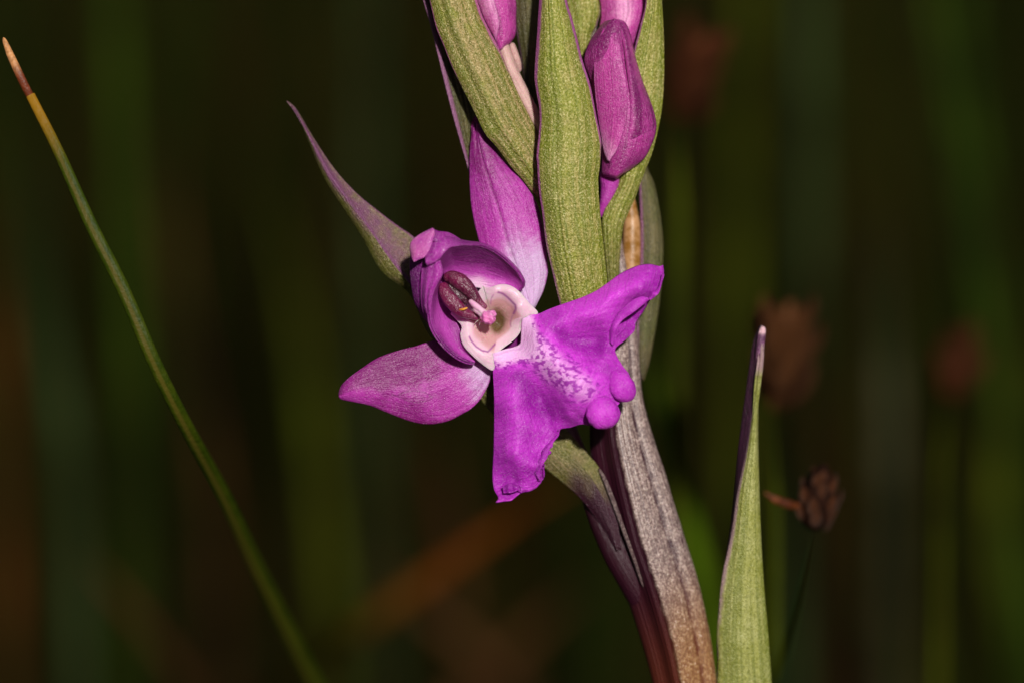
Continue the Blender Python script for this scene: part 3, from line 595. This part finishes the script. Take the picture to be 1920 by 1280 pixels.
# upper sepal of the open flower sits behind the front bract: built with the flower below
# front centre bract
CL = [(1030, -170, 40), (1018, -90, 22), (1011, 0, 8), (1007, 62, 2), (1002, 140, -2), (1005, 170, -3), (1011, 205, -4), (1011, 240, -4), (1006, 287, -4), (1007, 310, -4), (1010, 356, -2), (1017, 403, 4), (1024, 459, 12), (1036, 512, 24), (1046, 555, 38), (1060, 600, 56), (1085, 640, 78)]
CR_ = [(1033, -170, 40), (1050, -90, 26), (1063, 0, 12), (1072, 32, 8), (1082, 70, 6), (1092, 112, 4), (1107, 160, 2), (1117, 212, 2), (1127, 262, 4), (1127, 280, 5), (1125, 312, 6), (1122, 340, 8), (1125, 394, 14), (1131, 450, 24), (1139, 528, 46), (1144, 590, 66), (1140, 640, 80)]
def cma(G):
    nu, nv = G.shape[:2]; v = np.linspace(0, 1, nv)[None]; u = np.linspace(0, 1, nu)[:, None]
    ww = .08 + .16 * sm(.5, .15, u)
    l = sm(1, 0, v / (ww + .03 * sm(.5, .9, u))) * (1.0 - .35 * sm(.5, .8, u)); r = sm(1, 0, (1 - v) / (ww * .8)) * sm(.66, .50, u)
    return np.maximum(l, r)
def cdome(u, v):
    ridge = -30 * (1 - np.abs(2 * v - 1) ** 2.3) * np.clip(np.sin(np.pi * np.clip(u, .02, 1)) ** .35, 0, 1)
    ve = 0
    for q, a in ((.30, 1.6), (.50, 1.0), (.66, 1.4), (.82, 1.1)): ve = ve + a * np.exp(-((v - q + .05 * (u - .5)) / .025) ** 2)
    return ridge + ve
G = loft(CL, CR_, 260, 110, cdome, 1.2, 12)
MB().shell(G, 9, a=cma(G)).build('bract', M['bract'], orchid, 'large green bract in front, standing upright above the lip')

# stem leaf at the lower right, folded: dark inner face and lit outer face
Lo = [(1426, 610, 88), (1425, 650, 84), (1422, 689, 82), (1410, 773, 84), (1399, 845, 86), (1382, 925, 90), (1371, 999, 94), (1355, 1073, 98), (1348, 1132, 104), (1344, 1198, 110), (1346, 1250, 118), (1344, 1290, 122), (1340, 1400, 140), (1335, 1520, 150)]
Ro = [(1432, 612, 86), (1431, 660, 84), (1423, 722, 84), (1422, 780, 88), (1422, 836, 90), (1425, 942, 96), (1428, 1020, 100), (1434, 1112, 108), (1441, 1194, 116), (1447, 1280, 124), (1450, 1340, 130), (1448, 1400, 140), (1430, 1500, 150), (1400, 1600, 160)]
Li = [(1423, 612, 96), (1412, 640, 98), (1405, 680, 100), (1397, 740, 102), (1391, 782, 104), (1382, 858, 108), (1374, 942, 112), (1366, 1010, 114), (1356, 1075, 114), (1349, 1132, 114), (1346, 1198, 118), (1347, 1250, 122), (1346, 1290, 126), (1342, 1400, 140)]
G = loft(Lo, Ro, 160, 46, lambda u, v: dome(16, 2.4)(u, v) + .35 * np.cos(v * 34), .8, 14); u_ = np.linspace(0, 1, 160)[:, None]; v_ = np.linspace(0, 1, 46)[None]
lf = MB().shell(G, 7, a=np.maximum(sm(.22, 0, v_) * .95 * sm(.9, .4, u_), sm(.14, .05, u_) * 1.0), b=.0).build('leaf', M['leaf'], orchid, 'pale green pointed stem leaf rising at the lower right')
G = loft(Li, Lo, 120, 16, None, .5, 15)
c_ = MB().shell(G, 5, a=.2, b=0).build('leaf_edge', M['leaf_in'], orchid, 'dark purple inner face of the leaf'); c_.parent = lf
c_ = MB().tube([(1431, 611, 86), (1428, 630, 84), (1424, 660, 86), (1421, 700, 88)], [5, 8, 8, 4], n=18, m=36, a=lambda th, u: .35 + 1.0 * sm(.25, 0, u) * np.ones_like(th)).build('leaf_tip', leaf_mat('leaf_tip_purple', srgb(70, 30, 60), srgb(96, 50, 84), srgb(136, 84, 124), srgb(222, 176, 184), srgb(210, 160, 190), gamt=.3), orchid); c_.parent = lf

# ---------------------------------------------------------------- the open flower
def sub(mb, name, mat, label=None):
    o = mb.build(name, M[mat], orchid, label); o.parent = flower; return o
# the flower's own mesh: ovary behind and the fleshy column
mbf = MB()
mbf.tube([(970, 640, 84), (1000, 680, 110), (1030, 740, 134), (1060, 810, 146), (1090, 880, 146), (1115, 940, 142)], [30, 26, 24, 24, 22, 14], n=28, m=60, a=.1, b=.4)
CX, CY = 926, 604
out_ = [(905, 536), (918, 539), (939, 533), (960, 537), (977, 550), (992, 568), (1009, 587), (992, 594), (980, 604), (975, 622), (964, 636), (946, 650), (934, 662), (930, 678), (924, 694), (905, 683), (882, 663), (868, 646), (863, 627), (865, 611), (850, 594), (846, 586), (870, 568), (892, 552), (905, 536)]
nb_, ns_ = 200, 70
Bd = cr([(x, y, 0) for x, y in out_], nb_)[:, :2]; s_ = np.linspace(0, 1, ns_)[None, :, None]
Gx = np.array([CX, CY]) * (1 - s_) + Bd[:, None] * s_
Z = rbf([(932, 604, 40), (938, 588, 26), (924, 622, 26), (945, 560, 10), (958, 575, 14), (938, 640, 14), (905, 640, 8), (913, 655, 2),
         (905, 536, 12), (939, 534, 4), (960, 538, 2), (977, 552, 0), (1007, 586, 2), (990, 575, -2), (975, 605, 10), (973, 600, 6), (965, 636, 12), (940, 658, 8), (926, 672, 4), (923, 693, 6), (904, 681, 2), (881, 662, -2), (866, 641, 0), (866, 611, 0), (850, 592, 6), (875, 605, -4), (878, 632, -6), (890, 655, -4), (970, 575, -6), (955, 545, -4), (930, 542, 0), (880, 570, 16), (900, 560, 14), (905, 672, -2)])
Gd = Z(Gx[..., 0], Gx[..., 1]); G = np.concatenate([Gx, Gd[..., None]], -1)
X_, Y_ = Gx[..., 0], Gx[..., 1]
a_ = .50 + .6 * sm(.50, .74, np.linspace(0, 1, ns_))[None] - .85 * np.exp(-((X_ - 932) ** 2 + ((Y_ - 606) / 1.4) ** 2) / 12 ** 2) - .3 * np.exp(-((X_ - 936) ** 2 + (Y_ - 585) ** 2) / 22 ** 2)  # olive stigma, its cavity also darkened in colour as depth shading
arcs = np.maximum(np.exp(-(pdist(X_, Y_, [(934, 548), (943, 551), (952, 558), (960, 566), (966, 572), (967, 580), (963, 588)]) / 2.1) ** 2), np.exp(-(pdist(X_, Y_, [(880, 631), (885, 641), (893, 650), (904, 657), (915, 659), (921, 653), (928, 645)]) / 1.8) ** 2))
arcs = np.maximum(arcs, .6 * np.exp(-(pdist(X_, Y_, [(925, 553), (921, 560), (920, 570)]) / 1.4) ** 2)); arcs = np.maximum(arcs, .5 * np.exp(-(pdist(X_, Y_, [(961, 592), (957, 604), (958, 612)]) / 1.6) ** 2))
mbf.shell(G, 6, a=a_, b=0)
flower = mbf.build('flower', M['pale'], orchid, 'open magenta orchid flower facing left with a spotted lip')
# dark lines in the stigma are pigment: a thin skin piece of their own would lift, so they ride on the column mesh
at = flower.data.attributes['fb'].data; n0 = 60 * 28
vals = np.zeros(len(at), np.float32); at.foreach_get('value', vals); vals[n0:n0 + nb_ * ns_] = arcs.reshape(-1); at.foreach_set('value', vals)

# throat: the violet mouth of the spur between column and lip
G = loft([(966, 585, 60), (958, 618, 66), (940, 645, 60), (920, 668, 40)], [(1004, 590, 14), (998, 620, 18), (988, 655, 18), (950, 680, 18)], 40, 24, lambda u, v: 6 * np.sin(np.pi * v))
sub(MB().shell(G, 4, a=.0), 'throat', 'petal', 'dark violet throat between column and lip')
MB().tube([(985, 630, 50), (1010, 650, 80), (1030, 685, 110), (1050, 715, 130)], [30, 26, 20, 12], n=24, m=40, a=.4).build('spur', M['sepal'], orchid).parent = flower

# upper sepal
L = [(892, 219, 70), (886, 238, 66), (881, 278, 60), (880, 330, 56), (883, 380, 54), (890, 422, 52), (902, 462, 50), (925, 505, 48), (950, 540, 44), (975, 566, 40), (992, 578, 36)]
Rr = [(893, 220, 70), (900, 234, 64), (916, 256, 58), (942, 296, 52), (974, 333, 50), (1005, 378, 48), (1018, 425, 46), (1026, 481, 48), (1027, 512, 50), (1019, 545, 48), (1003, 578, 42)]
G = loft(L, Rr, 170, 80, lambda u, v: dome(18, 2)(u, v) + 9 * np.exp(-((v - .30) / .10) ** 2) * sm(.25, .02, u) + 2.2 * np.exp(-((v - .42) / .03) ** 2), 1.5, 21)
u_ = np.linspace(0, 1, 170)[:, None]; v_ = np.linspace(0, 1, 80)[None]
A = .10 + .30 * sm(.1, .5, u_) + .78 * sm(.45, .92, u_) * sm(0, .35, v_) + .12 * np.exp(-((v_ - .55) / .2) ** 2) * sm(.2, .6, u_) - .5 * sm(.90, 1, v_) * sm(.4, .6, u_)
Bv = .35 * np.exp(-((v_ - .42) / .018) ** 2) * sm(.15, .4, u_) * sm(.95, .75, u_)
sub(MB().shell(G, 7, a=A, b=Bv), 'sepal', 'sepal', 'sepal standing upright behind the hood, pale at its base')

# lower left sepal
L = [(634, 737, 18), (640, 722, 14), (656, 706, 12), (681, 688, 14), (709, 670, 18), (746, 657, 22), (778, 649, 26), (817, 637, 34), (860, 632, 44), (905, 650, 48)]
Rr = [(636, 747, 18), (645, 750, 16), (666, 754, 16), (694, 760, 18), (716, 769, 20), (746, 781, 24), (776, 791, 28), (806, 795, 30), (840, 789, 34), (864, 777, 36), (884, 765, 38), (902, 746, 40), (916, 720, 42), (925, 692, 44)]
G = loft(L, Rr, 170, 84, lambda u, v: dome(18, 2)(u, v) * .8 + 8 * np.exp(-((v - .28) / .16) ** 2) * sm(.1, .6, u), 1.8, 22)
u_ = np.linspace(0, 1, 170)[:, None]; v_ = np.linspace(0, 1, 84)[None]
A = .02 + .25 * np.exp(-((u_ - .08) / .08) ** 2) * v_ + .25 * sm(.35, .6, v_) + .75 * sm(.52, .92, u_) * sm(.1, .5, v_) - .3 * sm(.93, 1, v_) + .1 * wob(u_ * 9, v_ * 5, 1, 6)
loop = [(734, 738), (748, 744), (765, 751), (783, 754), (800, 751), (812, 744), (796, 735), (775, 732), (756, 735), (744, 742)]
Bv = .55 * np.exp(-(pdist(G[..., 0], G[..., 1], loop) / 1.3) ** 2)
sub(MB().shell(G, 7, a=A, b=Bv), 'sepal', 'sepal', 'sepal spreading to the lower left with an oval vein')

# hood: dorsal sepal inside, petals left and right
G = loft([(800, 490, 20), (800, 540, 22), (808, 590, 24), (830, 635, 30), (870, 668, 34)], [(850, 455, 10), (900, 462, 24), (945, 490, 34), (968, 530, 40), (940, 560, 44)], 60, 50, lambda u, v: 34 * np.sin(np.pi * v))
sub(MB().shell(G, 6, a=.35), 'sepal', 'petal', 'back of the hood behind the anther')
G = loft([(770, 470, -18), (768, 501, -6), (770, 531, -2), (776, 564, 4), (785, 584, 10), (798, 602, 18)], [(800, 478, -44), (800, 500, -36), (798, 541, -30), (798, 576, -22), (803, 600, -8), (812, 618, 6)], 80, 30, dome(6))
sub(MB().shell(G, 6, a=.08), 'sepal', 'petal_out', 'deep magenta back of the hood at its left edge')
RIM = [(800, 498, -66), (812, 494, -70), (824, 486, -70), (834, 473, -68), (844, 464, -66), (858, 461, -64), (881, 459, -60), (904, 460, -54), (926, 469, -46), (945, 483, -36), (962, 499, -26), (974, 513, -16), (981, 527, -8), (981, 536, 0), (973, 544, 8)]
BAS = [(828, 514, 8), (838, 518, 12), (848, 522, 16), (858, 527, 18), (872, 534, 20), (886, 538, 22), (898, 540, 22), (910, 541, 20), (922, 541, 18), (934, 540, 16), (944, 540, 16), (954, 541, 14), (962, 543, 14), (968, 545, 12), (972, 547, 10)]
G = loft(RIM, BAS, 150, 60, lambda u, v: 22 * np.sin(np.pi * v) * sm(0, .15, u) * sm(1, .75, u), .8, 31)
u_ = np.linspace(0, 1, 150)[:, None]; v_ = np.linspace(0, 1, 60)[None]
A = .06 + .98 * sm(.25, 1.0, v_) * np.exp(-((u_ - .45) / .35) ** 2) + .35 * sm(.6, 1, u_) * sm(0, .4, v_)
sub(MB().shell(G, 5, a=A, b=.10 * sm(.18, 0, v_)), 'petal', 'petal', 'right petal arching over the column')
OUT = [(796, 484, -60), (801, 472, -60), (808, 458, -56), (815, 437, -40), (828, 434, -32), (842, 437, -26), (862, 448, -24), (882, 452, -24), (903, 455, -24), (927, 465, -20), (947, 479, -12), (965, 496, -6), (977, 511, 0), (985, 527, 6), (983, 539, 10), (974, 546, 12)]
G = loft(OUT, RIM, 150, 24, lambda u, v: -9 * np.sin(np.pi * v) * sm(1.0, .6, u) + 3 * np.sin(u * 40) * sm(.3, 0, u) * np.sin(np.pi * v), .6, 32)
sub(MB().shell(G, 5, a=.26 + .18 * sm(.3, .0, u_) + 0 * np.zeros((150, 24))), 'petal', 'petal_out', 'outer rim of the right petal, folded back')
# left petal: folded strip, inner wall
SO = [(797, 500, -44), (790, 508, -40), (788, 541, -32), (790, 576, -24), (799, 600, -14), (811, 624, -6), (829, 649, 0), (852, 671, 8), (871, 680, 14), (889, 683, 18)]
SI = [(826, 488, -66), (830, 512, -62), (821, 531, -60), (812, 551, -56), (808, 576, -50), (808, 600, -44), (815, 621, -36), (831, 644, -26), (852, 663, -14), (873, 675, -2), (890, 680, 10)]
G = loft(SO, SI, 150, 30, lambda u, v: -9 * np.sin(np.pi * v) + 1.5 * np.sin(v * 15), .8, 33)
u_ = np.linspace(0, 1, 150)[:, None]; v_ = np.linspace(0, 1, 30)[None]
sub(MB().shell(G, 5, a=.30 + .22 * np.exp(-((u_ - .12) / .12) ** 2) - .2 * sm(.5, .9, u_) + 0 * v_), 'petal', 'petal_out', 'left petal folded forward beside the anther')
LB = [(830, 514, 6), (826, 530, 12), (826, 548, 18), (832, 570, 20), (843, 590, 18), (856, 605, 14), (863, 620, 10), (866, 636, 8), (871, 652, 8), (880, 664, 10), (892, 676, 12)]
G = loft(SI, LB, 150, 44, lambda u, v: 14 * np.sin(np.pi * v) * sm(1, .8, u), .6, 34); v_ = np.linspace(0, 1, 44)[None]
sub(MB().shell(G, 5, a=.24 + .28 * np.exp(-((v_ - .45) / .22) ** 2) * sm(.2, .5, u_) + .0 * u_, b=.15 * sm(.7, 1, v_)), 'petal', 'petal', 'inner wall of the left petal')
# pale folded tip
G = loft([(769, 478, -46), (768, 465, -50), (771, 453, -52), (786, 440, -54), (811, 427, -56)], [(776, 492, -60), (788, 486, -66), (797, 481, -68), (808, 462, -68), (816, 437, -60)], 60, 30, lambda u, v: -5 * np.sin(np.pi * v), .8, 35)
sub(MB().shell(G, 6, a=.74), 'petal_tip', 'petal_out', 'pale pink tip folded over the hood')
G = loft([(811, 428, -54), (822, 433, -44), (842, 436, -36), (860, 446, -30), (868, 452, -28)], [(812, 452, -62), (824, 456, -62), (838, 456, -58), (854, 458, -54), (868, 458, -46)], 40, 20, lambda u, v: -3 * np.sin(np.pi * v) + 2 * np.sin(u * 14), .8, 36)
sub(MB().shell(G, 5, a=.22), 'petal_tip', 'petal_out')

# anther: two maroon lobes around a groove
an = MB()
an.tube([(832, 522, -14), (846, 520, -18), (862, 528, -22), (877, 541, -22), (889, 556, -20), (900, 568, -18), (912, 579, -18)], [7, 13, 16, 14, 11, 7, 5], n=32, m=70, flat=.8, a=lambda th, u: .22 + .35 * sm(.7, .95, u) * np.ones_like(th))
an.tube([(830, 530, -12), (834, 545, -18), (843, 560, -22), (856, 575, -22), (870, 586, -20), (885, 592, -18), (900, 597, -18)], [7, 12, 14, 14, 11, 7, 5], n=32, m=70, flat=.8, a=lambda th, u: .42 + .25 * sm(.7, .95, u) * np.ones_like(th))
an.tube([(836, 534, -8), (850, 545, -8), (866, 557, -8), (880, 568, -8)], [10, 14, 14, 8], n=20, m=30, a=0.0)
sub(an, 'anther', 'anther', 'dark maroon anther of two lobes')
M['pollen'] = plain('pollen_orange', srgb(200, 120, 20), srgb(230, 160, 60))
sub(MB().tube([(860, 581, -31), (869, 580, -34), (877, 577, -34)], [1.6, 2.4, 1.4], n=10, m=16), 'pollen', 'pollen', 'orange speck of pollen on the anther')
ro = MB()
ro.tube([(880, 563, -24), (890, 572, -32), (902, 582, -36), (912, 592, -36)], [4, 6, 6, 8], n=18, m=30, a=.95)
ro.tube([(888, 578, -30), (897, 585, -34), (906, 592, -36)], [3.5, 4.5, 6], n=16, m=20, a=.9)
lump = lambda th, u: 1 + .13 * np.sin(th * 4 + u * 9) + .08 * np.sin(th * 7 - u * 11)
ro.tube([(907, 588, -34), (913, 594, -38), (918, 599, -38), (921, 606, -34)], [8, 12, 12, 6], n=40, m=40, prof=lump, a=.25)
ro.tube([(915, 594, -38), (922, 590, -38), (929, 590, -34)], [7, 8.5, 5], n=30, m=30, prof=lump, a=.3)
sub(ro, 'rostellum', 'pink', 'bright pink knobbly rostellum in the middle of the flower')
for a, b in (((897, 600, -20), (889, 609, -16)), ((903, 601, -20), (898, 612, -14))): sub(MB().tube([a, ((a[0] + b[0]) / 2 - 1, (a[1] + b[1]) / 2, -19), b], [.8, .7, .4], n=8, m=10, a=1), 'hair', 'pale')

# ---- the lip
A_in = cr([(980, 590, 0), (978, 602, 0), (977, 626, 0), (975, 643, 0), (964, 650, 0), (944, 655, 0), (924, 662, 0)], 300)[:, :2]
outer = [(1244, 497, 0), (1245, 514, .03), (1238, 536, .06), (1234, 548, .08), (1220, 562, .11), (1208, 582, .16), (1193, 604, .21), (1189, 621, .24), (1173, 637, .28), (1155, 652, .32), (1156, 665, .34), (1168, 686, .38), (1180, 702, .42), (1184, 724, .46), (1172, 745, .49), (1158, 760, .52),
         (1146, 782, .55), (1124, 796, .58), (1104, 797, .605), (1090, 795, .62), (1070, 801, .65), (1052, 804, .68), (1048, 812, .70), (1036, 831, .74), (1029, 845, .77), (1026, 858, .80), (1017, 872, .825), (1017, 888, .85), (1015, 902, .875), (1004, 914, .90), (976, 923, .935), (958, 936, .965), (942, 938, .985), (929, 941, 1)]
B_out = cr([(x, y) for x, y, t in outer], 300, [t for *_, t in outer])[:, :2]
top_e = cr([(980, 590, 0), (1007, 589, 0), (1031, 579, 0), (1061, 568, 0), (1087, 559, 0), (1116, 546, 0), (1138, 531, 0), (1157, 517, 0), (1172, 508, 0), (1196, 498, 0), (1219, 495, 0), (1236, 499, 0), (1244, 497, 0)], 170)[:, :2]
lef_e = cr([(924, 662, 0), (924, 693, 0), (926, 740, 0), (926, 790, 0), (925, 833, 0), (923, 888, 0), (926, 916, 0), (934, 932, 0), (929, 941, 0)], 170)[:, :2]
t = np.linspace(0, 1, 300)[:, None, None]; s = np.linspace(0, 1, 170)[None, :, None]
G2 = (1 - s) * A_in[:, None] + s * B_out[:, None] + (1 - t) * top_e[None] + t * lef_e[None] - ((1 - s) * ((1 - t) * A_in[0] + t * A_in[-1]) + s * ((1 - t) * B_out[0] + t * B_out[-1]))
X, Y = G2[..., 0], G2[..., 1]
Zl = rbf([(979, 592, 2), (977, 626, 6), (975, 643, 4), (945, 655, 4), (924, 662, 2), (1000, 600, -3), (1000, 640, -12), (1040, 668, -24), (1080, 698, -30), (1115, 716, -30), (1145, 690, -16), (1165, 700, -4), (1130, 665, -14), (1100, 755, -26), (1065, 780, -14), (1060, 740, -26), (1070, 800, 0), (1090, 795, -4), (1150, 760, -14),
          (1040, 604, -14), (1090, 590, -18), (1145, 556, -20), (1190, 525, -16), (1225, 505, -2), (1243, 500, 12), (1030, 580, 2), (1087, 560, -2), (1138, 533, 0), (1172, 509, 2), (1210, 496, 6), (1243, 515, 10), (1090, 646, 2), (1060, 634, -4), (1120, 640, 2), (1140, 630, -8), (1150, 610, -12), (1145, 645, -8), (1172, 637, 10), (1190, 605, 12), (1170, 600, 4), (1185, 575, 4), (1208, 582, 12), (1220, 562, 4), (1205, 555, -14), (1232, 545, -2),
          (926, 713, 8), (926, 780, 10), (925, 850, 10), (926, 916, 8), (960, 700, -6), (955, 760, -10), (985, 745, -6), (965, 850, -14), (990, 800, -8), (1012, 742, 6), (1028, 780, 8), (1005, 710, -6), (1038, 760, -4), (1040, 800, 2), (1030, 830, 4), (1000, 850, -4), (1010, 870, -16), (1015, 900, 0), (990, 900, -6), (960, 912, 4), (976, 922, -4), (957, 934, -8), (930, 938, -4)])
D = Zl(X, Y) * 1.75
se = np.linspace(0, 1, 170)[None]
te = np.linspace(0, 1, 300)[:, None]
D += 2.6 * wob(X, Y, .16, 41) * sm(.80, 1.0, se) + .3 * wob(X, Y, .10, 42) * sm(.3, .8, se)
D += .35 * np.sin(te * 170 + 1.3 * np.sin(se * 5)) * sm(.3, .7, se) * sm(0, .1, te)
G = np.stack([X, Y, D], -1)
# white ground fades out from the throat; magenta lobes
dz = pdist(X, Y, [(972, 596), (974, 640), (935, 665)]) ; mid = pdist(X, Y, [(988, 645), (1040, 682), (1095, 728)])
A = np.clip(1.15 * np.exp(-(dz / 26) ** 2) + (.90 - .14 * sm(1000, 1110, X)) * np.exp(-(mid / 54) ** 2), 0, 1.3)
A = np.maximum(A * (1 - .75 * sm(18, 60, 650 - Y) * sm(1000, 1030, X)), .27 + .10 * wob(X, Y, .02, 44)) - .26 * np.exp(-(pdist(X, Y, [(1055, 634), (1120, 648)]) / 18) ** 2) - .30 * np.exp(-(pdist(X, Y, [(975, 705), (1012, 765)]) / 20) ** 2) + .12 * np.exp(-(pdist(X, Y, [(1080, 590), (1170, 545)]) / 20) ** 2)  # valley shading beside the ridge and a lobe highlight painted into the tone
lipm = MB().shell(G, 7, a=A, edge=.5)
# curled margins
def flap(Lm, Fr, h=6, a=.3): lipm.shell(loft(Lm, Fr, 60, 18, lambda u, v: -h * np.sin(np.pi * v) + 1.4 * np.sin(u * 17), .5, 55), 4, a=a, edge=.6)
flap([(1143, 642, -14), (1144, 616, -20), (1158, 590, -26), (1182, 566, -32), (1202, 556, -34), (1216, 558, -24)], [(1150, 648, -16), (1153, 624, -28), (1166, 602, -34), (1188, 586, -38), (1206, 572, -36), (1217, 563, -22)], 4, .36)
flap([(1214, 560, -8), (1222, 548, -14), (1232, 542, -10), (1242, 512, 4)], [(1220, 563, -14), (1229, 556, -20), (1237, 546, -16), (1244, 514, -2)], 3, .30)
flap([(1046, 812, -2), (1030, 828, -10), (1018, 842, -16), (1014, 856, -18), (1000, 868, -16), (998, 884, -14), (1008, 896, -14)], [(1049, 813, -6), (1036, 832, -16), (1028, 848, -22), (1020, 862, -26), (1014, 876, -26), (1012, 892, -22), (1014, 902, -14)], 3, .24)
flap([(942, 912, -8), (956, 906, -14), (972, 908, -14), (978, 916, -10)], [(944, 922, -14), (958, 922, -20), (970, 918, -18), (980, 922, -10)], -4, .12)
flap([(976, 912, -10), (990, 912, -12), (1004, 908, -12), (1014, 898, -8)], [(978, 923, -8), (992, 921, -12), (1006, 914, -12), (1016, 902, -6)], 4, .30)
lip = sub(lipm, 'lip', 'lip', 'three-lobed magenta lip, pale with purple spots at the throat')
kb = lambda th, u: 1 + .05 * np.sin(th * 2 + 1 + u * 3) + .03 * np.sin(th * 5 + u * 7)
mk = MB().tube([(1146, 700, -18), (1158, 712, -26), (1167, 726, -30), (1172, 740, -27), (1173, 752, -20)], [12, 23, 25, 21, 10], n=40, m=50, prof=kb, a=lambda th, u: .30 + .10 * np.cos(th + 1) * np.ones_like(u), flat=.62)
sub(mk, 'lip_knob', 'knob', 'upper rounded knob at the end of the lip')
mk = MB().tube([(1112, 752, -30), (1121, 762, -38), (1131, 775, -40), (1138, 788, -35), (1142, 799, -26)], [16, 29, 32, 28, 12], n=40, m=50, prof=kb, a=lambda th, u: .30 + .10 * np.cos(th + 1) * np.ones_like(u), flat=.62)
sub(mk, 'lip_knob', 'knob', 'lower rounded knob at the end of the lip')
